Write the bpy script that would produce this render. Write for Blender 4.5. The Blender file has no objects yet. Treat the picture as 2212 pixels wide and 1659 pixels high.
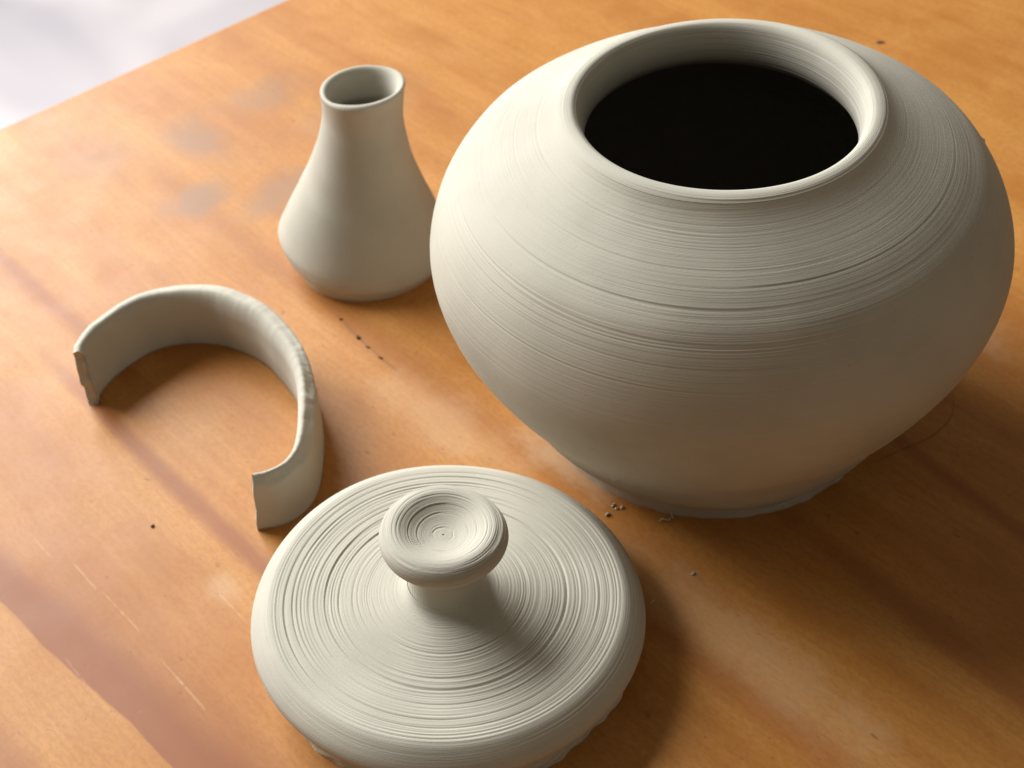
import bpy, math, random
import numpy as np
from mathutils import Vector, Matrix

scene = bpy.context.scene
C = scene.collection
rng = np.random.default_rng(7)
random.seed(7)
R = math.radians
TAU = 2 * math.pi

# ------------------------------------------------------------------ camera
cam_d = bpy.data.cameras.new('camera')
cam = bpy.data.objects.new('camera', cam_d)
C.objects.link(cam)
PITCH, ROLL, CAM_H = R(43.7194), R(-4.2095), 0.425
fw = Vector((0, math.cos(PITCH), -math.sin(PITCH)))
rt = Vector((1, 0, 0))
up = rt.cross(fw)
r2 = rt * math.cos(ROLL) + up * math.sin(ROLL)
u2 = up * math.cos(ROLL) - rt * math.sin(ROLL)
cam.matrix_world = Matrix(((r2.x, u2.x, -fw.x, 0), (r2.y, u2.y, -fw.y, 0),
                           (r2.z, u2.z, -fw.z, CAM_H), (0, 0, 0, 1)))
cam_d.sensor_width = 36
cam_d.lens = 3082.8 / 2212 * 36
cam_d.clip_start = 0.01
cam_d.clip_end = 50
cam_d.dof.use_dof = True
cam_d.dof.focus_distance = 0.47
cam_d.dof.aperture_fstop = 16
scene.camera = cam

# ------------------------------------------------------------------ world and light
w = bpy.data.worlds.new('World')
scene.world = w
w.use_nodes = True
bg = w.node_tree.nodes['Background']
bg.inputs[0].default_value = (1.0, 0.91, 0.75, 1)
bg.inputs[1].default_value = 0.165

def window_light(name, d, az, el, sx, sy, power, col, target=(0, 0.42, 0.04)):
    ld = bpy.data.lights.new(name, 'AREA')
    ld.shape = 'RECTANGLE'
    ld.size, ld.size_y, ld.energy, ld.color = sx, sy, power, col
    o = bpy.data.objects.new(name, ld)
    v = Vector((math.cos(az) * math.cos(el), math.sin(az) * math.cos(el), math.sin(el)))
    o.location = Vector(target) + v * d
    o.rotation_euler = v.to_track_quat('Z', 'Y').to_euler()
    C.objects.link(o)

window_light('window_light', 2.4, R(135), R(32), 2.0, 1.5, 152, (0.96, 0.985, 1.0))

scene.view_settings.view_transform = 'Standard'
scene.view_settings.look = 'None'
scene.view_settings.exposure = 0.18
scene.view_settings.gamma = 1.0
scene.cycles.diffuse_bounces = 4
scene.cycles.max_bounces = 8

# ------------------------------------------------------------------ node helpers
class NT:
    def __init__(self, name):
        self.m = bpy.data.materials.new(name)
        self.m.use_nodes = True
        self.t = self.m.node_tree
        self.b = self.t.nodes['Principled BSDF']

    def n(self, kind, **kw):
        nd = self.t.nodes.new(kind)
        for k, v in kw.items():
            setattr(nd, k, v)
        return nd

    def put(self, sock, v):
        if isinstance(v, bpy.types.NodeSocket):
            self.t.links.new(v, sock)
        else:
            sock.default_value = v

    def math(self, op, a, b=0.0, c=0.0, clamp=False):
        nd = self.n('ShaderNodeMath', operation=op, use_clamp=clamp)
        for s, v in zip(nd.inputs, (a, b, c)):
            self.put(s, v)
        return nd.outputs[0]

    def vmath(self, op, a, b=(0, 0, 0)):
        nd = self.n('ShaderNodeVectorMath', operation=op)
        self.put(nd.inputs[0], a)
        self.put(nd.inputs[1], b)
        return nd.outputs[0]

    def noise(self, vec, scale=1.0, detail=2.0, rough=0.5, dist=0.0):
        nd = self.n('ShaderNodeTexNoise')
        self.put(nd.inputs['Vector'], vec)
        nd.inputs['Scale'].default_value = scale
        nd.inputs['Detail'].default_value = detail
        nd.inputs['Roughness'].default_value = rough
        nd.inputs['Distortion'].default_value = dist
        return nd.outputs['Fac']

    def sstep(self, v, lo, hi, o0=0.0, o1=1.0):
        nd = self.n('ShaderNodeMapRange', interpolation_type='SMOOTHSTEP')
        for i, x in enumerate((v, lo, hi, o0, o1)):
            self.put(nd.inputs[i], x)
        return nd.outputs[0]

    def mix(self, f, a, b, mode='MIX'):
        nd = self.n('ShaderNodeMix', data_type='RGBA', blend_type=mode)
        self.put(nd.inputs[0], f)
        for s, v in ((nd.inputs[6], a), (nd.inputs[7], b)):
            self.put(s, v if isinstance(v, bpy.types.NodeSocket) else (*v, 1))
        return nd.outputs[2]

    def sep(self, v):
        nd = self.n('ShaderNodeSeparateXYZ')
        self.put(nd.inputs[0], v)
        return nd.outputs

    def comb(self, x, y, z):
        nd = self.n('ShaderNodeCombineXYZ')
        for s, v in zip(nd.inputs, (x, y, z)):
            self.put(s, v)
        return nd.outputs[0]

    def bump(self, h, strength, dist, normal=None):
        nd = self.n('ShaderNodeBump')
        nd.inputs['Strength'].default_value = strength
        nd.inputs['Distance'].default_value = dist
        self.put(nd.inputs['Height'], h)
        if normal is not None:
            self.put(nd.inputs['Normal'], normal)
        return nd.outputs[0]

    def out(self, **kw):
        for k, v in kw.items():
            s = self.b.inputs[k.replace('_', ' ')]
            if isinstance(v, tuple) and len(v) == 3 and k == 'Base_Color':
                v = (*v, 1)
            self.put(s, v)
        return self.m


def clay_material(name, turn=0.5, col=(0.455, 0.422, 0.345), grit=0.22, freq=2600, mouth_shade=None):
    k = NT(name)
    co = k.n('ShaderNodeTexCoord').outputs['Object']
    x, y, z = k.sep(co)
    hv = k.vmath('NORMALIZE', k.comb(x, y, 0.0))
    at = k.n('ShaderNodeAttribute', attribute_name='arc')
    hx, hy, _ = k.sep(hv)
    arc = at.outputs['Fac']
    lines = k.noise(k.comb(k.math('MULTIPLY', hx, 1.6), k.math('MULTIPLY', hy, 1.6), k.math('MULTIPLY', arc, freq)), 1.0, 3.0, 0.6)
    big = k.noise(co, 22.0, 3.0, 0.55)
    sand = k.noise(co, 1500.0, 2.0, 0.6)
    spk = k.sstep(k.noise(co, 420.0, 1.0, 0.5), 0.70, 0.78)
    c = k.mix(k.sstep(big, 0.3, 0.7), tuple(v * 0.90 for v in col), tuple(v * 1.06 for v in col))
    c = k.mix(k.math('MULTIPLY', k.sstep(lines, 0.35, 0.7), 0.22 * turn), c, tuple(v * 1.25 for v in col))
    c = k.mix(k.math('MULTIPLY', spk, 0.12), c, (0.25, 0.21, 0.16))
    if mouth_shade:                      # painted shade: colour darkens from the mouth inwards
        c = k.mix(k.sstep(arc, mouth_shade[0], mouth_shade[1]), c, (0.105, 0.09, 0.07))
    nrm = k.bump(sand, grit, 0.00025)
    nrm = k.bump(lines, turn, 0.00022, nrm)
    return k.out(Base_Color=c, Roughness=0.82, Normal=nrm, Specular_IOR_Level=0.25)


# ------------------------------------------------------------------ wood
GA = math.atan2(-0.777, 0.629)           # grain direction in the table plane

def wood_material():
    k = NT('varnished_pine')
    co = k.n('ShaderNodeTexCoord').outputs['Object']
    u, v, z = k.sep(co)
    M = k.math
    # slow wander of the figure along the board
    wander = M('MULTIPLY', M('SUBTRACT', k.noise(k.comb(M('MULTIPLY', u, 5.0), M('MULTIPLY', v, 9.0), 0.0), 1.0, 2.0, 0.5), 0.5), 0.030)
    small = M('MULTIPLY', M('SUBTRACT', k.noise(k.comb(M('MULTIPLY', u, 30.0), M('MULTIPLY', v, 60.0), 0.0), 1.0, 2.0, 0.5), 0.5), 0.004)
    vw = M('ADD', M('ADD', v, wander), small)
    fig = k.noise(k.comb(M('MULTIPLY', u, 2.2), M('MULTIPLY', vw, 34.0), 0.0), 1.0, 3.0, 0.55, 0.4)
    fine = k.noise(k.comb(M('MULTIPLY', u, 16.0), M('MULTIPLY', vw, 420.0), 0.0), 1.0, 3.0, 0.6)
    mott = k.noise(k.comb(M('MULTIPLY', u, 26.0), M('MULTIPLY', v, 34.0), 0.0), 1.0, 4.0, 0.62, 0.6)
    c = k.mix(k.sstep(fig, 0.30, 0.72), (0.49, 0.215, 0.048), (0.385, 0.143, 0.025))
    c = k.mix(k.sstep(mott, 0.35, 0.68, 0.0, 0.5), c, (0.53, 0.25, 0.068))
    tone = k.noise(k.comb(M('MULTIPLY', u, 7.0), M('MULTIPLY', vw, 17.0), 3.0), 1.0, 3.0, 0.55, 0.5)
    c = k.mix(k.sstep(tone, 0.48, 0.72, 0.0, 0.5), c, (0.33, 0.105, 0.022))
    speck = k.noise(k.comb(M('MULTIPLY', u, 330.0), M('MULTIPLY', v, 620.0), 0.0), 1.0, 3.0, 0.65, 0.5)
    c = k.mix(k.sstep(speck, 0.38, 0.66, 0.0, 0.34), c, (0.30, 0.11, 0.018))
    c = k.mix(k.sstep(fine, 0.35, 0.75, 0.0, 0.27), c, (0.29, 0.11, 0.017))
    red = (0.25, 0.075, 0.018)

    def band(col, v0, slope, u0, half_lo, half_hi, soft_lo, soft_hi, ua, ub, amt, fade=0.03):
        # figure streak: centre v0 + slope*(u-u0), sharp or soft on either side
        nonlocal c
        d = M('SUBTRACT', M('ADD', v, M('ADD', small, M('MULTIPLY', wander, 0.15))), M('ADD', M('MULTIPLY', M('SUBTRACT', u, u0), slope), v0))
        lo = k.sstep(d, -half_lo - soft_lo, -half_lo + soft_lo)
        hi = k.sstep(d, half_hi - soft_hi, half_hi + soft_hi, 1.0, 0.0)
        ma = k.sstep(u, ua - fade, ua + fade)
        mb = k.sstep(u, ub - fade, ub + fade, 1.0, 0.0)
        f = M('MULTIPLY', M('MULTIPLY', lo, hi), M('MULTIPLY', ma, mb))
        f = M('MULTIPLY', f, amt)
        c = k.mix(f, c, col)

    band(red, 0.0745, 0.105, -0.345, 0.0080, 0.007, 0.0006, 0.006, -0.9, -0.12, 0.92)
    band(red, 0.088, 0.10, -0.27, 0.006, 0.010, 0.004, 0.012, -0.40, -0.02, 0.6)
    band(red, 0.1435, 0.010, -0.40, 0.004, 0.0035, 0.003, 0.0025, -0.50, -0.22, 0.75)
    band(red, 0.030, 0.05, -0.30, 0.02, 0.008, 0.01, 0.006, -0.9, -0.05, 0.55)
    band(red, 0.163, 0.02, -0.55, 0.004, 0.004, 0.004, 0.003, -0.62, -0.47, 0.6)
    band((0.27, 0.08, 0.022), 0.363, -0.12, -0.165, 0.003, 0.004, 0.003, 0.003, -0.25, -0.06, 0.6)
    band((0.27, 0.08, 0.022), 0.300, -0.05, -0.12, 0.004, 0.006, 0.004, 0.005, -0.22, 0.05, 0.5)
    band((0.30, 0.09, 0.026), 0.232, 0.02, -0.18, 0.005, 0.007, 0.005, 0.006, -0.26, 0.05, 0.45)
    band(red, 0.255, 0.01, -0.50, 0.006, 0.006, 0.006, 0.006, -0.60, -0.2, 0.4)

    band((0.20, 0.085, 0.03), 0.2511, -0.095, -0.4158, 0.0007, 0.0007, 0.0007, 0.0007, -0.434, -0.385, 0.6, fade=0.008)
    wob = M('MULTIPLY', M('SUBTRACT', k.noise(co, 45.0, 4.0, 0.65), 0.5), 2.4)

    def blob(col, x0, y0, ru, rv, amt, soft=0.35):
        # stain or dust patch at a world point of the table
        nonlocal c
        u0 = x0 * math.cos(GA) + y0 * math.sin(GA)
        v0 = -x0 * math.sin(GA) + y0 * math.cos(GA)
        a = M('DIVIDE', M('SUBTRACT', u, u0), ru)
        b = M('DIVIDE', M('SUBTRACT', v, v0), rv)
        q = M('ADD', M('SQRT', M('ADD', M('MULTIPLY', a, a), M('MULTIPLY', b, b))), wob)
        c = k.mix(M('MULTIPLY', k.sstep(q, 1.0 - soft, 1.0 + soft, 1.0, 0.0), amt), c, col)

    stain = (0.27, 0.155, 0.09)
    for s in STAINS:
        blob(stain, *s[:4], s[4] * 0.95, soft=0.7)
    dust = (0.58, 0.40, 0.25)
    for s in DUST:
        blob(dust, *s, soft=0.7)
    # pale dry scratches along the grain
    for (x0, y0, ln, wd, amt) in SCRATCH:
        u0 = x0 * math.cos(GA) + y0 * math.sin(GA)
        v0 = -x0 * math.sin(GA) + y0 * math.cos(GA)
        a = k.sstep(M('ABSOLUTE', M('SUBTRACT', u, u0)), ln * 0.6, ln, 1.0, 0.0)
        b = k.sstep(M('ABSOLUTE', M('SUBTRACT', M('ADD', v, M('MULTIPLY', small, 0.15)), v0)), wd * 0.5, wd, 1.0, 0.0)
        br = k.sstep(k.noise(k.comb(M('MULTIPLY', u, 300.0), M('MULTIPLY', v, 300.0), 0.0), 1.0, 1.0), 0.30, 0.55)
        c = k.mix(M('MULTIPLY', M('MULTIPLY', a, b), M('MULTIPLY', br, amt * 0.32)), c, (0.66, 0.44, 0.24))
    # faint scuffs and pits
    pit = k.sstep(k.noise(k.comb(M('MULTIPLY', u, 150.0), M('MULTIPLY', v, 260.0), 0.0), 1.0, 2.0), 0.68, 0.76)
    c = k.mix(M('MULTIPLY', pit, 0.55), c, (0.24, 0.09, 0.03))
    rough = k.sstep(k.noise(co, 35.0, 4.0, 0.6), 0.3, 0.7, 0.46, 0.52)
    h = M('ADD', fine, M('ADD', M('MULTIPLY', k.noise(co, 300.0, 2.0, 0.5), 0.3), M('MULTIPLY', pit, -0.8)))
    nrm = k.bump(h, 0.12, 0.0002)
    return k.out(Base_Color=c, Roughness=rough, Normal=nrm, Specular_IOR_Level=0.28)


STAINS = [(-0.157, 0.652, 0.020, 0.012, 0.75), (-0.150, 0.596, 0.012, 0.016, 0.8), (-0.105, 0.600, 0.012, 0.024, 0.7),
          (-0.125, 0.690, 0.014, 0.022, 0.55), (-0.210, 0.640, 0.016, 0.02, 0.4), (-0.075, 0.665, 0.02, 0.03, 0.35)]
DUST = [(-0.030, 0.425, 0.035, 0.012, 0.30), (0.020, 0.395, 0.020, 0.007, 0.55), (0.186, 0.475, 0.03, 0.016, 0.4),
        (-0.115, 0.345, 0.006, 0.006, 0.3), (0.075, 0.300, 0.06, 0.012, 0.28)]
SCRATCH = [(-0.169, 0.354, 0.012, 0.0006, 0.6), (-0.156, 0.340, 0.010, 0.0005, 0.6), (-0.149, 0.332, 0.008, 0.0005, 0.6),
           (-0.112, 0.336, 0.010, 0.0005, 0.8), (-0.122, 0.297, 0.012, 0.0006, 0.7), (-0.130, 0.307, 0.010, 0.0005, 0.5),
           (-0.190, 0.372, 0.010, 0.0006, 0.5), (0.10, 0.71, 0.03, 0.0008, 0.5), (-0.02, 0.60, 0.03, 0.0007, 0.3),
           (-0.165, 0.310, 0.010, 0.0005, 0.4)]

M_wood = wood_material()
M_turned = clay_material('turned_clay', 0.55)
M_lid = clay_material('lid_clay', 0.75, freq=2000)
M_smooth = clay_material('smooth_clay', 0.25, grit=0.35)
M_inner = clay_material('shaded_mouth_clay', 0.5, mouth_shade=(0.318, 0.336))  # pot interior: the mouth's shade is painted into the clay colour
M_bottle_in = clay_material('shaded_smooth_clay', 0.2, mouth_shade=(0.119, 0.130))  # bottle interior, with shade painted in below the throat
M_torn = clay_material('torn_clay', 0.0, col=(0.52, 0.49, 0.41), grit=0.9)

# ------------------------------------------------------------------ object helpers
def tag(o, label=None, cat=None, group=None, kind=None):
    for key, v in (('label', label), ('category', cat), ('group', group), ('kind', kind)):
        if v:
            o[key] = v
    return o

def thing(name, loc, label, cat, group=None):
    o = bpy.data.objects.new(name, None)
    o.empty_display_size = 0.02
    o.location = loc
    C.objects.link(o)
    return tag(o, label, cat, group)

def mesh_obj(name, verts, faces, mat, parent=None, arc=None, smooth=True, loc=None):
    me = bpy.data.meshes.new(name)
    verts = np.asarray(verts, np.float32)
    faces = np.asarray(faces, np.int32)
    if faces.ndim == 2:
        n, kk = faces.shape
        me.vertices.add(len(verts))
        me.vertices.foreach_set('co', verts.ravel())
        me.loops.add(n * kk)
        me.loops.foreach_set('vertex_index', faces.ravel())
        me.polygons.add(n)
        me.polygons.foreach_set('loop_start', np.arange(0, n * kk, kk, dtype=np.int32))
        me.polygons.foreach_set('loop_total', np.full(n, kk, np.int32))
    me.update(calc_edges=True)
    me.validate()
    me.polygons.foreach_set('use_smooth', np.full(len(me.polygons), smooth))
    if arc is not None:
        a = me.attributes.new('arc', 'FLOAT', 'POINT')
        a.data.foreach_set('value', np.asarray(arc, np.float32))
    me.materials.append(mat)
    o = bpy.data.objects.new(name, me)
    if loc is not None:
        o.location = loc
    C.objects.link(o)
    o.parent = parent
    return o

def grid_faces(nr, ns, wrap=True):
    i = np.arange(nr - 1)[:, None]
    j = np.arange(ns if wrap else ns - 1)[None, :]
    j2 = (j + 1) % ns
    return np.stack([i * ns + j, i * ns + j2, (i + 1) * ns + j2, (i + 1) * ns + j], -1).reshape(-1, 4)

def spline(P, step):
    """centripetal Catmull-Rom through P, resampled every `step` metres"""
    P = np.asarray(P, float)
    Q = np.vstack([2 * P[0] - P[1], P, 2 * P[-1] - P[-2]])
    out = []
    for i in range(1, len(Q) - 2):
        p0, p1, p2, p3 = Q[i - 1:i + 3]
        t0 = 0.0
        t1 = t0 + np.linalg.norm(p1 - p0) ** .5
        t2 = t1 + np.linalg.norm(p2 - p1) ** .5
        t3 = t2 + np.linalg.norm(p3 - p2) ** .5
        t = np.linspace(t1, t2, 40, endpoint=False)[:, None]
        A1 = (t1 - t) / (t1 - t0) * p0 + (t - t0) / (t1 - t0) * p1
        A2 = (t2 - t) / (t2 - t1) * p1 + (t - t1) / (t2 - t1) * p2
        A3 = (t3 - t) / (t3 - t2) * p2 + (t - t2) / (t3 - t2) * p3
        B1 = (t2 - t) / (t2 - t0) * A1 + (t - t0) / (t2 - t0) * A2
        B2 = (t3 - t) / (t3 - t1) * A2 + (t - t1) / (t3 - t1) * A3
        out.append((t2 - t) / (t2 - t1) * B1 + (t - t1) / (t2 - t1) * B2)
    out = np.vstack(out + [P[-1:]])
    s = np.r_[0, np.cumsum(np.linalg.norm(np.diff(out, axis=0), axis=1))]
    n = max(3, int(round(s[-1] / step)) + 1)
    tt = np.linspace(0, s[-1], n)
    return np.stack([np.interp(tt, s, out[:, k]) for k in range(out.shape[1])], -1)

def arclen(P):
    return np.r_[0, np.cumsum(np.linalg.norm(np.diff(P, axis=0), axis=1))]

def ring_field(S, TH, spacing, width, depth, seed, drift=0.0006, cover=0.0):
    """turning marks: several sets of fine ring grooves, each fading in and out round the pot"""
    g = np.random.default_rng(seed)
    L = S.max() + 0.02
    xs = np.arange(-0.02, L, 0.00002)
    D = np.zeros(np.broadcast_shapes(S.shape, TH.shape))
    for layer in range(5):
        f = np.zeros_like(xs)
        n = int((L + 0.02) / spacing / 2.2)
        for cpos, wd, dp in zip(g.uniform(-0.02, L, n), width * g.lognormal(0, .45, n), depth * g.exponential(1.0, n)):
            a = int((cpos - 4 * wd + 0.02) / 0.00002)
            b = int((cpos + 4 * wd + 0.02) / 0.00002)
            a, b = max(a, 0), min(b, len(xs))
            q = (xs[a:b] - cpos) / wd
            f[a:b] += dp * (-np.exp(-q * q) + 0.55 * np.exp(-((q - 1.7) / 0.8) ** 2))
        ph = g.uniform(0, TAU, 6)
        wob = drift * (np.cos(TH + ph[0]) + 0.4 * np.cos(2 * TH + ph[1]))
        m = (np.cos(TH + ph[2] + 55 * S) + 0.8 * np.cos(2 * TH + ph[3] - 90 * S) + 0.6 * np.cos(3 * TH + ph[4] + 140 * S)
             + 0.5 * np.cos(7 * TH + ph[5] + 400 * S))
        m = np.clip(0.5 + cover + 0.5 * m, 0, 1)
        D += m * np.interp(S + wob, xs, f)
    return D

def low_noise(TH, seed, amps):
    g = np.random.default_rng(seed)
    out = 0 * TH
    for kf, a in amps:
        out = out + a * np.cos(kf * TH + g.uniform(0, TAU))
    return out

def lathe(name, prof, ns, mat, parent, tilt=(0, 0), disp=None, arc0=0.0, zmin=None, post=None, flip=False):
    """revolve prof (r,z); disp(S,TH,prof) moves the surface along its normal"""
    TH = np.linspace(0, TAU, ns, endpoint=False)[None, :]
    t = np.gradient(prof, axis=0)
    t /= np.maximum(np.linalg.norm(t, axis=1, keepdims=True), 1e-12)
    nr, nz = -t[:, 1:2], t[:, 0:1]       # left normal
    if flip:
        nr, nz = -nr, -nz
    S = (arclen(prof) + arc0)[:, None]
    r = np.repeat(prof[:, 0:1], ns, 1)
    z = np.repeat(prof[:, 1:2], ns, 1)
    if disp is not None:
        d = disp(S, TH, prof)
        r = r + nr * d
        z = z + nz * d
    x, y = r * np.cos(TH), r * np.sin(TH)
    if post is not None:
        x, y, z = post(x, y, z, TH)
    X = x + tilt[0] * z
    Y = y + tilt[1] * z
    Z = z - tilt[0] * x - tilt[1] * y
    if zmin is not None:
        Z = np.maximum(Z, zmin)
    V = np.stack([X, Y, Z], -1).reshape(-1, 3)
    F = grid_faces(len(prof), ns)
    if not flip:
        F = F[:, ::-1]
    arcs = np.repeat(S, ns, 1).ravel()
    return mesh_obj(name, V, F, mat, parent, arcs)

# ------------------------------------------------------------------ the floor and the table
def slab(name, x0, x1, y0, y1, z0, z1, bev, mat, rz):
    pr = []
    for q in np.linspace(0, math.pi / 2, 5):
        pr.append((bev * (1 - math.sin(q)), z1 - bev * (1 - math.cos(q))))
    rings = [[(x0 + bev * 3, y0 + bev * 3, z1), (x1 - bev * 3, y0 + bev * 3, z1), (x1 - bev * 3, y1 - bev * 3, z1), (x0 + bev * 3, y1 - bev * 3, z1)]]
    for ins, zz in pr:
        rings.append([(x0 + ins, y0 + ins, zz), (x1 - ins, y0 + ins, zz), (x1 - ins, y1 - ins, zz), (x0 + ins, y1 - ins, zz)])
    rings.append([(x0, y0, z0), (x1, y0, z0), (x1, y1, z0), (x0, y1, z0)])
    V = np.array(rings).reshape(-1, 3)
    F = list(map(tuple, grid_faces(len(rings), 4)[:, ::-1])) + [(0, 1, 2, 3)]
    nb = (len(rings) - 1) * 4
    F.append((nb + 3, nb + 2, nb + 1, nb))
    o = mesh_obj(name, V, np.array(F), mat, smooth=False)
    o.rotation_euler.z = rz
    return o

k = NT('pale_floor')
co = k.n('ShaderNodeTexCoord').outputs['Object']
bl = k.noise(co, 2.6, 2.0, 0.5, 0.5)
c = k.mix(k.sstep(bl, 0.36, 0.62), (0.33, 0.30, 0.315), (0.46, 0.415, 0.41))
M_floor = k.out(Base_Color=c, Roughness=0.5)
fl = mesh_obj('floor', [(-4, -3, -0.72), (4, -3, -0.72), (4, 5, -0.72), (-4, 5, -0.72)], [(0, 1, 2, 3)], M_floor, smooth=False)
tag(fl, kind='structure')

tb = slab('table', -0.696, 0.75, -0.75, 0.95, -0.03, 0.0, 0.0025, M_wood, GA)
tag(tb, 'varnished honey coloured wooden table top with reddish grain streaks, under all the clay pieces', 'table')

# ------------------------------------------------------------------ the big round pot
POT = (0.0831, 0.4318)
PT = (-0.0145, -0.0129)
pot = thing('clay_pot', (POT[0], POT[1], 0), 'large squat round unfired clay pot with wide open mouth and dark inside', 'pot')

zs = np.array([0, .1, .22, .35, .48, .6, .72, .82]) * 0.1444
pr = np.array([.0705, .0783, .0873, .0984, .1067, .1094, .1048, .0954])
outer = [(.0712, -0.003), (.0716, 0.0020), (.0728, .0070)] + list(zip(pr[1:], zs[1:])) + [(.0892, .1236), (.0822, .1283), (.0752, .1322), (.0692, .1354), (.0647, .1380), (.0614, .1402), (.0592, .1421), (.0579, .1434)]
bodyP = spline(outer, 0.00028)

def wrapd(a, c0):
    return np.abs((a - c0 + math.pi) % TAU - math.pi)

def pot_disp(S, TH, prof):
    z = prof[:, 1:2]
    low = 1 / (1 + np.exp(-(z - 0.034) / 0.006))
    hi = 0.55 + 0.9 * np.exp(-((z - 0.118) / 0.014) ** 2)
    side = 0.35 + 0.9 / (1 + np.exp(-(wrapd(TH, 0.15) - 1.25) / 0.25)) + 1.8 * np.exp(-(wrapd(TH, 2.95) / 0.75) ** 2) * np.exp(-((z - 0.118) / 0.018) ** 2)
    d = ring_field(S, TH, 0.0011, 0.00028, 0.000026, 11, drift=0.0003, cover=-0.05) * low * hi * side
    d = d + ring_field(S, TH, 0.0006, 0.00016, 0.000014, 14, drift=0.0002, cover=0.3) * low * (0.4 + 0.6 * np.clip(side, 0, 1))
    d = d + ring_field(S, TH, 0.006, 0.0004, 0.00005, 12, drift=0.0003, cover=-0.25) * low * np.minimum(side, 1.3) ** 1.5
    d = d + 0.00010 * np.cos(TH + 1.0 + 40 * S) * np.cos(90 * S) * low
    d = d + low_noise(TH, 5, [(2, .0004), (3, .0003)]) * np.ones_like(S)
    # crease where the foot was cut, front right
    th0 = (TH + math.pi) % TAU - math.pi
    zc = np.interp(th0, [-1.45, -1.1, -0.7, -0.2, 0.6], [0.0030, 0.0070, 0.0115, 0.0170, 0.022])
    mk = np.interp(th0, [-1.45, -1.1, -0.5, 0.3, 0.7], [0, 0.7, 1, 1, 0])
    q = (z - zc)
    d = d + mk * (-0.0042 * np.exp(-np.where(q > 0, q / 0.0004, q / 0.0006) ** 2) + 0.0009 * np.exp(-((q - 0.0026) / 0.0020) ** 2))
    # hollow on the front left of the foot
    mk2 = np.exp(-(wrapd(TH, -2.25) / 0.5) ** 2)
    d = d - 0.0017 * mk2 * np.exp(-((z - 0.010) / 0.006) ** 2)
    # ragged lower edge
    rag = low_noise(TH, 9, [(9, .00015), (17, .0002), (31, .0002), (53, .00015)])
    d = d + rag * np.exp(-np.maximum(z, 0) / 0.0018)
    # a stuck crumb and a few pits on the belly
    for th, zz, a, sg in ((-2.13, 0.0330, 0.0011, 0.0011), (-2.48, 0.0235, -0.0006, 0.0008), (-2.40, 0.028, -0.0005, 0.0007), (-2.36, 0.026, 0.0004, 0.0006),
                          (0.10, 0.110, 0.0006, 0.0008), (-0.7, 0.093, 0.0004, 0.0006)):
        d = d + a * np.exp(-((wrapd(TH, th) * 0.088) ** 2 + (z - zz) ** 2) / sg ** 2)
    return d

lathe('body', bodyP, 560, M_turned, pot, PT, pot_disp, zmin=-0.001, flip=True)

rimP = spline([(.0579, .1434), (.0565, .1443), (.0547, .1448), (.0528, .1447), (.0512, .1434), (.0502, .1412), (.0493, .1380), (.0487, .1340), (.0489, .1308), (.0510, .1275)], 0.00022)
def rim_disp(S, TH, prof):
    fade = np.clip(np.minimum((S - S.min()) / 0.0012, 1), 0, 1)
    d = ring_field(S, TH, 0.0009, 0.00024, 0.000045, 21, cover=0.0) * fade
    return d + low_noise(TH, 5, [(2, .0004), (3, .0003)])
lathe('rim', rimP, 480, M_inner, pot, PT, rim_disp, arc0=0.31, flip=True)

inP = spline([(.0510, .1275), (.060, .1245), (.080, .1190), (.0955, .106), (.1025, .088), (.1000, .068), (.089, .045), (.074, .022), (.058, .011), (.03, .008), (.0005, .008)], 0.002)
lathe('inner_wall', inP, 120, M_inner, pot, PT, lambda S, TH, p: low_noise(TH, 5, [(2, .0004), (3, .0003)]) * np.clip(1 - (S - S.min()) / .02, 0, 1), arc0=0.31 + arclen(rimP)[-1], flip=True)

# ------------------------------------------------------------------ the lid
LID = (-0.0294, 0.3135)
LT = (0.043, 0.0378)
lid = thing('clay_lid', (LID[0], LID[1], 0), 'round ridged clay lid with mushroom knob lying on the table in front of the pot', 'lid')

discP = spline([(.0136, .0322), (.0144, .0304), (.0163, .0289), (.0215, .0277), (.030, .0265), (.040, .0255), (.050, .0253), (.0575, .0253), (.0622, .0252), (.0637, .0246),
                (.0659, .0229), (.0685, .0203), (.0699, .0179), (.0701, .0158), (.0693, .0136), (.0678, .0116), (.0664, .0098), (.0652, .0084), (.0635, .0074)], 0.00025)
def disc_disp(S, TH, prof):
    r = prof[:, 0:1]; z = prof[:, 1:2]
    top = 1 / (1 + np.exp(-(0.0632 - r) / 0.0006)) * (z > 0.02)
    inn = 1 / (1 + np.exp(-(r - 0.0175) / 0.002))
    prof_amp = 0.35 + 0.75 * np.exp(-((r - 0.047) / 0.012) ** 2) + 0.4 * np.exp(-((r - 0.026) / 0.006) ** 2)
    d = ring_field(S, TH, 0.0007, 0.00021, 0.000075, 31, drift=0.0002, cover=0.5) * top * inn * prof_amp
    d = d + ring_field(S, TH, 0.0017, 0.00026, 0.00011, 33, drift=0.0002, cover=0.3) * top * inn * prof_amp
    edge = 1 - top
    d = d + ring_field(S, TH, 0.003, 0.0003, 0.00006, 34, cover=-0.2) * edge
    d = d + low_noise(TH, 8, [(2, .0004), (3, .0003), (5, .0002)]) * np.clip((r - 0.03) / 0.03, 0, 1)
    return d
lathe('disc', discP, 620, M_lid, lid, LT, disc_disp)

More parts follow.
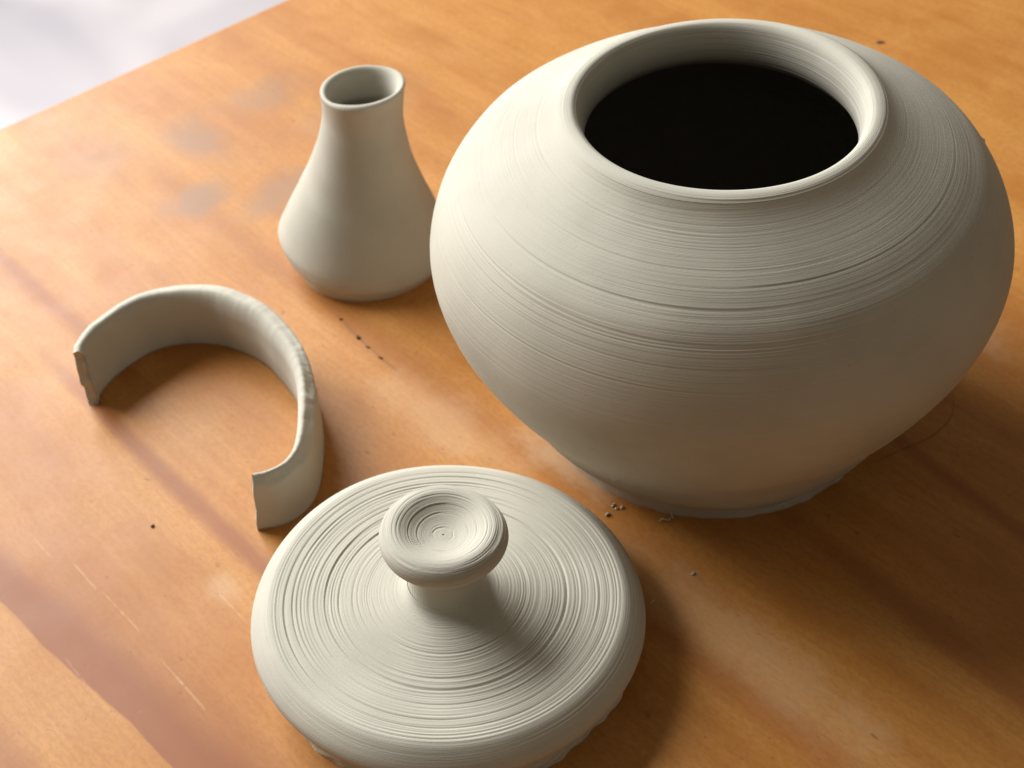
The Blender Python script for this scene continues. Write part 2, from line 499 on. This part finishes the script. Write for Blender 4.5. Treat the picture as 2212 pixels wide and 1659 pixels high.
flP = spline([(.0654, .0086), (.0645, .0068), (.0639, .0045), (.0635, .002), (.0630, -.0055)], 0.0004)
def fl_disp(S, TH, prof):
    z = prof[:, 1:2]
    g = low_noise(TH, 41, [(5, .0004), (9, .0004), (14, .0004), (23, .0003), (37, .0002), (61, .0001)])
    down = np.clip((0.0086 - z) / 0.006, 0, 1)
    lump = low_noise(TH + 30 * S, 43, [(11, .0003), (19, .0003), (47, .0002)])
    right = np.exp(-(wrapd(TH, -0.45) / 0.75) ** 2)
    return (g + lump) * down * (0.45 + 0.6 * right) + right * 0.0024 * down
lathe('flange', flP, 480, M_torn, lid, LT, fl_disp, zmin=-0.001)

knobP = spline([(.0003, .0552), (.003, .0552), (.006, .0556), (.010, .0568), (.0130, .0583), (.0153, .0593), (.0175, .0595), (.0200, .0585), (.0216, .0566), (.0221, .0545),
                (.0215, .0524), (.0198, .0507), (.0176, .0497), (.0155, .0491), (.0143, .0482), (.0137, .0465), (.0133, .042), (.0132, .037), (.0133, .0345), (.0136, .0322)], 0.0002)
def knob_disp(S, TH, prof):
    r = prof[:, 0:1]; z = prof[:, 1:2]
    top = (S < 0.019)
    amp = np.where(S < 0.024, 1.0, np.where(S < 0.031, 0.55, 0.12))
    d = ring_field(S, TH, 0.0008, 0.00020, 0.00006, 51, drift=0.0002, cover=0.1) * amp * np.clip(r / 0.002, 0, 1)
    # torn smear across the hollow
    d = d + 0.00008 * np.exp(-(wrapd(TH, -2.75) * r / 0.003) ** 2) * np.exp(-((r - 0.010) / 0.004) ** 2) * np.cos(TH * 60 + r * 3000)
    return d + low_noise(TH, 8, [(2, .0002), (3, .00015)]) * np.clip(r / 0.02, 0, 1)
lathe('knob', knobP, 360, M_lid, lid, LT, knob_disp)

# ------------------------------------------------------------------ the small bottle
BOT = (-0.0665, 0.5455)
bottle = thing('clay_bottle', (BOT[0], BOT[1], 0), 'small flared clay bottle with slanted open mouth standing behind the curved strip', 'bottle')
BT = (0.114, 0.0161)
bz = np.array([0, .0035, .0066, .0100, .0142, .0190, .0270, .0368, .0507, .0645, .0783])
br_ = np.array([.0388, .0402, .0412, .0409, .0396, .0376, .0344, .0302, .0247, .0206, .0182])
botP = spline([(.0372, -0.004)] + list(zip(br_, bz)) + [(.0182, .0865), (.0187, .0922)], 0.0006)

def bot_post(x, y, z, TH):
    # the mouth is cut on a slant: stretch the neck up to the right
    f = np.clip((z - 0.050) / 0.0425, 0, 1) ** 1.5
    z = z + f * (0.163 * x - 0.020 * y + 0.0012)
    x = x + 0.0004 * f
    low = np.clip(1 - z / 0.012, 0, 1)
    cut = low * np.exp(-(wrapd(TH, -3.0) / 0.75) ** 2)      # bevel knifed off the left of the foot
    x = x * (1 - 0.14 * cut)
    y = y * (1 - 0.14 * cut)
    z = z * 0.934
    return x, y, z
def bot_disp(S, TH, prof):
    z = prof[:, 1:2]
    d = low_noise(TH, 61, [(2, .0003), (3, .00025), (5, .0001)]) * np.ones_like(S)
    d = d + 0.00012 * np.cos(3 * TH + 210 * S) * np.cos(2 * TH - 130 * S)
    rag = low_noise(TH, 63, [(8, .00015), (15, .00015), (33, .0001), (59, .00008)])
    left = np.exp(-(wrapd(TH, -2.5) / 0.7) ** 2)
    d = d + rag * np.exp(-((z - 0.003) / 0.003) ** 2) * (0.3 + left)
    d = d - 0.0005 * left * np.exp(-((z - 0.0035) / 0.0010) ** 2)
    return d
lathe('body', botP, 260, M_smooth, bottle, BT, bot_disp, zmin=-0.001, flip=True, post=bot_post)
brimP = spline([(.0187, .0922), (.0188, .0935), (.0182, .0945), (.0171, .0948), (.0159, .0940), (.0150, .0922), (.0145, .0895), (.0142, .0850), (.0143, .0805), (.0160, .0765), (.0178, .069), (.0204, .057), (.0275, .030), (.031, .014), (.026, .009), (.0005, .008)], 0.0005)
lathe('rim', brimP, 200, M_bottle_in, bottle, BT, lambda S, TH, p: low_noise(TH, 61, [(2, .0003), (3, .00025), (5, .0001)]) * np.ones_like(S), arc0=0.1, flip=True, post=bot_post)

# ------------------------------------------------------------------ the curved offcut strip
plan = np.array([(-.1841, .4545), (-.1842, .4590), (-.1806, .4695), (-.1743, .4783), (-.1640, .4885), (-.1530, .4930), (-.1402, .4940), (-.1250, .4910), (-.1128, .4838),
                 (-.1018, .4740), (-.0926, .4605), (-.0857, .4462), (-.0817, .4328), (-.0800, .4188), (-.0798, .4057), (-.0803, .3957), (-.0815, .3880), (-.0843, .3815),
                 (-.0885, .3767), (-.0945, .3735), (-.1012, .3722)])
OC = np.array([-0.132, 0.432])
oc = spline(plan - OC, 0.0006)
tan = np.gradient(oc, axis=0)
tan /= np.linalg.norm(tan, axis=1, keepdims=True)
nin = np.stack([tan[:, 1], -tan[:, 0]], -1)          # towards the inside of the curve
f = np.linspace(0, 1, len(oc))
g = np.random.default_rng(71)
def n1(sc, seed):
    gg = np.random.default_rng(seed)
    xs = np.linspace(0, 1, sc)
    return np.interp(f, xs, gg.uniform(-1, 1, sc))
thick = np.interp(f, [0, .06, .2, .38, .55, .75, .9, 1], [.0045, .0062, .0080, .0098, .0092, .0072, .0056, .0042])
hgt = 0.0292 + 0.0004 * n1(9, 1) + 0.00010 * n1(120, 2)
bev = np.interp(f, [0, .1, .35, .55, .75, 1], [.0045, .006, .0075, .0060, .0030, .0015])   # rounded inner shoulder
rough = 0.00005 * n1(200, 3) + 0.00008 * n1(70, 4)
crk = np.clip(n1(34, 8) * 1.5, 0, 1) * 0.0007
chip = np.interp(f, [0, .62, .7, .97, 1], [0, 0, 1, 1, .4])
cwn = np.clip(0.5 + 0.5 * n1(26, 5) + 0.12 * n1(90, 6), 0, 1.3)
jit = g.normal(0, 0.00013, (len(oc), 4, 2))
jit = (jit + np.roll(jit, 1, 0) + np.roll(jit, 2, 0) * .6) * (0.25 + 0.75 * chip)[:, None, None] * 0.6
cross = []
NC = 44
for i in range(len(oc)):
    t, h, b = thick[i], hgt[i], bev[i]
    c1 = chip[i]
    dz = 0.0012 + c1 * (0.0022 + 0.0022 * cwn[i])         # height lost on the torn outer shoulder
    lipx = 0.0003 * c1 * cwn[i]
    pts = [(0.0, 0.0), (0.0, h * .3), (-0.0002, h * .6), (0.0, h - dz - 0.0012), (-lipx, h - dz - 0.0002), (0.0004 + lipx, h - dz + 0.0003),
           (t * .22 + 0.0004, h - dz * .62 + rough[i] * 1.5 - crk[i]), (t * .40 + 0.0003, h - dz * .25 + rough[i]), (t * .52, h), (t * .64, h - b * .10), (t * .80, h - b * .35), (t * .92, h - b * .75),
           (t * .98, h - b * 1.2), (t, h * .4), (t * .97, h * .2), (t * .93, 0.0)]
    q = np.array(pts)
    q[4:8] += jit[i]
    cross.append(q)
cross = np.array(cross)
# resample every section to NC points
sec = []
for q in cross:
    s = arclen(q)
    tt = np.linspace(0, s[-1], NC)
    sec.append(np.stack([np.interp(tt, s, q[:, 0]), np.interp(tt, s, q[:, 1])], -1))
sec = np.array(sec)
XY = oc[:, None, :] + nin[:, None, :] * sec[:, :, 0:1]
Z = sec[:, :, 1]
# slanted, bitten left end and slightly skewed right end
fi = f[:, None]
zr = Z / 0.029
sh_l = np.clip(1 - fi / 0.06, 0, 1)
XY = XY + tan[:, None, :] * (sh_l * (-0.0042 * np.clip(1 - zr, 0, 1) + 0.0014 * np.sin(zr * 9.0) * (zr < .75) + 0.0007 * np.sin(zr * 23 + 1)))[..., None]
sh_r = np.clip((fi - 0.94) / 0.06, 0, 1)
XY = XY + tan[:, None, :] * (sh_r * (0.0030 * (1 - zr) + 0.0002 * np.sin(zr * 11)))[..., None]
V = np.concatenate([XY, Z[..., None]], -1)
nr_, nc_ = V.shape[:2]
Vf = V.reshape(-1, 3)
F = list(map(tuple, grid_faces(nr_, nc_, wrap=True)))
# end caps as fans of quads: pair the outline points across the wall
def cap(i, rev):
    base = i * nc_
    fs = []
    a, b = 0, nc_ - 1
    while b - a >= 3:
        q = (base + a, base + a + 1, base + b - 1, base + b)
        fs.append(q[::-1] if rev else q)
        a += 1
        b -= 1
    return fs
F += cap(0, False) + cap(nr_ - 1, True)
strip = mesh_obj('clay_strip', Vf, np.array(F), M_smooth, arc=np.zeros(len(Vf)), loc=(OC[0], OC[1], 0))
tag(strip, 'curved open strip of trimmed clay standing on edge, left of the lid', 'clay strip')

# ------------------------------------------------------------------ crumbs and shavings
def lump(name, x, y, sx, sy, sz, rz, mat, seed, label, cat, group):
    gg = np.random.default_rng(seed)
    nu, nv = 8, 6
    V, F = [], []
    ph = gg.uniform(0, TAU, 4)
    for a in range(nv):
        la = -math.pi / 2 + math.pi * (a + 0.5) / nv
        for b in range(nu):
            lo = TAU * b / nu
            rr = 1 + 0.28 * math.sin(2 * lo + ph[0]) * math.cos(la) + 0.22 * math.sin(3 * lo + ph[1] + la * 2) + 0.15 * gg.uniform(-1, 1)
            V.append((sx * rr * math.cos(la) * math.cos(lo), sy * rr * math.cos(la) * math.sin(lo), max(0.0, sz * (1 + rr * math.sin(la)) * .5)))
    F = list(map(tuple, grid_faces(nv, nu)))
    o = mesh_obj(name, V, np.array(F), mat, smooth=True, arc=np.zeros(len(V)), loc=(x, y, 0.0))
    o.rotation_euler.z = rz
    return tag(o, label, cat, group)

k = NT('dark_grit')
M_dark = k.out(Base_Color=(0.14, 0.075, 0.04), Roughness=0.9)

GR = 'dark grit on the table'
lump('grit', -.0676, .4820, .0013, .0010, .0009, R(-40), M_dark, 1, 'largest dark grit speck in the row between bottle and curved strip', 'grit', GR)
lump('grit', -.0758, .4953, .0007, .0006, .0006, 0.3, M_dark, 2, 'dark grit speck of the row nearest the bottle', 'grit', GR)
lump('grit', -.0572, .4673, .0011, .0006, .0006, R(-50), M_dark, 3, 'dark grit speck at the pot end of the row', 'grit', GR)
lump('grit', -.0631, .4750, .0012, .0006, .0004, R(-45), M_dark, 4, 'long flat dark grit speck in the middle of the row beside the pot', 'grit', GR)
lump('grit', -.1465, .3780, .0009, .0007, .0007, 0.2, M_dark, 5, 'lone dark grit speck on bare wood left of the lid', 'grit', GR)
lump('grit', .2191, .6982, .0024, .0010, .0008, 0.1, M_dark, 6, 'small dark flake on the wood behind the pot mouth on the right', 'grit', GR)
lump('grit', .1885, .7071, .0013, .0012, .0012, 0.1, M_dark, 7, 'dark speck touching the outline of the pot rim behind it', 'grit', GR)
CR = 'clay crumbs between lid and pot'
lump('clay_crumb', .0335, .3665, .0010, .0007, .0010, 0.4, M_torn, 11, 'clay crumb right at the lid edge, between lid and pot', 'crumb', CR)
lump('clay_crumb', .0363, .3711, .0009, .0006, .0007, 0.9, M_torn, 12, 'clay crumb nearest the pot in the little cluster by the lid', 'crumb', CR)
lump('clay_crumb', .0374, .3693, .0008, .0005, .0006, 0.1, M_torn, 13, 'clay crumb in the middle of the little cluster by the lid', 'crumb', CR)
lump('clay_crumb', .0396, .3696, .0010, .0005, .0007, 0.5, M_torn, 14, 'clay crumb at the right end of the little cluster by the lid', 'crumb', CR)
lump('clay_crumb', .0625, .3344, .0012, .0005, .0006, 0.7, M_torn, 15, 'pale clay crumb on the lit wood below the pot', 'crumb', CR)

def shaving(name, pts, rad, label, group, mat=None, cat='shaving'):
    P = spline(np.array(pts), 0.0006)
    t = np.gradient(P, axis=0)
    t /= np.linalg.norm(t, axis=1, keepdims=True)
    a = np.cross(t, (0, 0, 1.0)); a /= np.linalg.norm(a, axis=1, keepdims=True)
    b = np.cross(t, a)
    q = np.linspace(0, TAU, 5, endpoint=False)
    taper = np.sin(np.linspace(0.25, math.pi - 0.25, len(P)))[:, None, None]
    V = P[:, None, :] + rad * taper * (np.cos(q)[None, :, None] * a[:, None, :] * 1.6 + np.sin(q)[None, :, None] * b[:, None, :])
    o0 = P.mean(0)
    V = V.reshape(-1, 3) - (o0[0], o0[1], 0)
    V[:, 2] = np.maximum(V[:, 2], 0.0)
    o = mesh_obj(name, V, grid_faces(len(P), 5), mat or M_torn, arc=np.zeros(len(V)), loc=(o0[0], o0[1], 0))
    return tag(o, label, cat, group)
SH = 'thin clay shavings by the pot foot'
shaving('clay_shaving', [(.0585, .3668, .0006), (.0590, .3650, .0012), (.0582, .3635, .0006), (.0590, .3620, .0004)], .00022, 'thin curled clay shaving touching the front of the pot foot', SH)
shaving('clay_shaving', [(.0530, .3610, .0003), (.0548, .3618, .0008), (.0566, .3612, .0004), (.0580, .3626, .0006)], .00024, 'thin bent clay shaving lying just in front of the pot foot', SH)
shaving('clay_shaving', [(.0445, .3215, .0003), (.0458, .3225, .0006), (.0466, .3238, .0003)], .0002, 'tiny straight clay shaving on the wood right of the lid', SH)
k = NT('brown_hair')
M_hair = k.out(Base_Color=(0.17, 0.07, 0.02), Roughness=0.6)
shaving('hair', [(.1833, .4158, .0003), (.1792, .4059, .0004), (.1689, .3958, .0004), (.1551, .3894, .0005), (.1405, .3829, .0004)], .00008, 'fine dark hair curving over the table to the right of the pot foot', None, M_hair, 'hair')
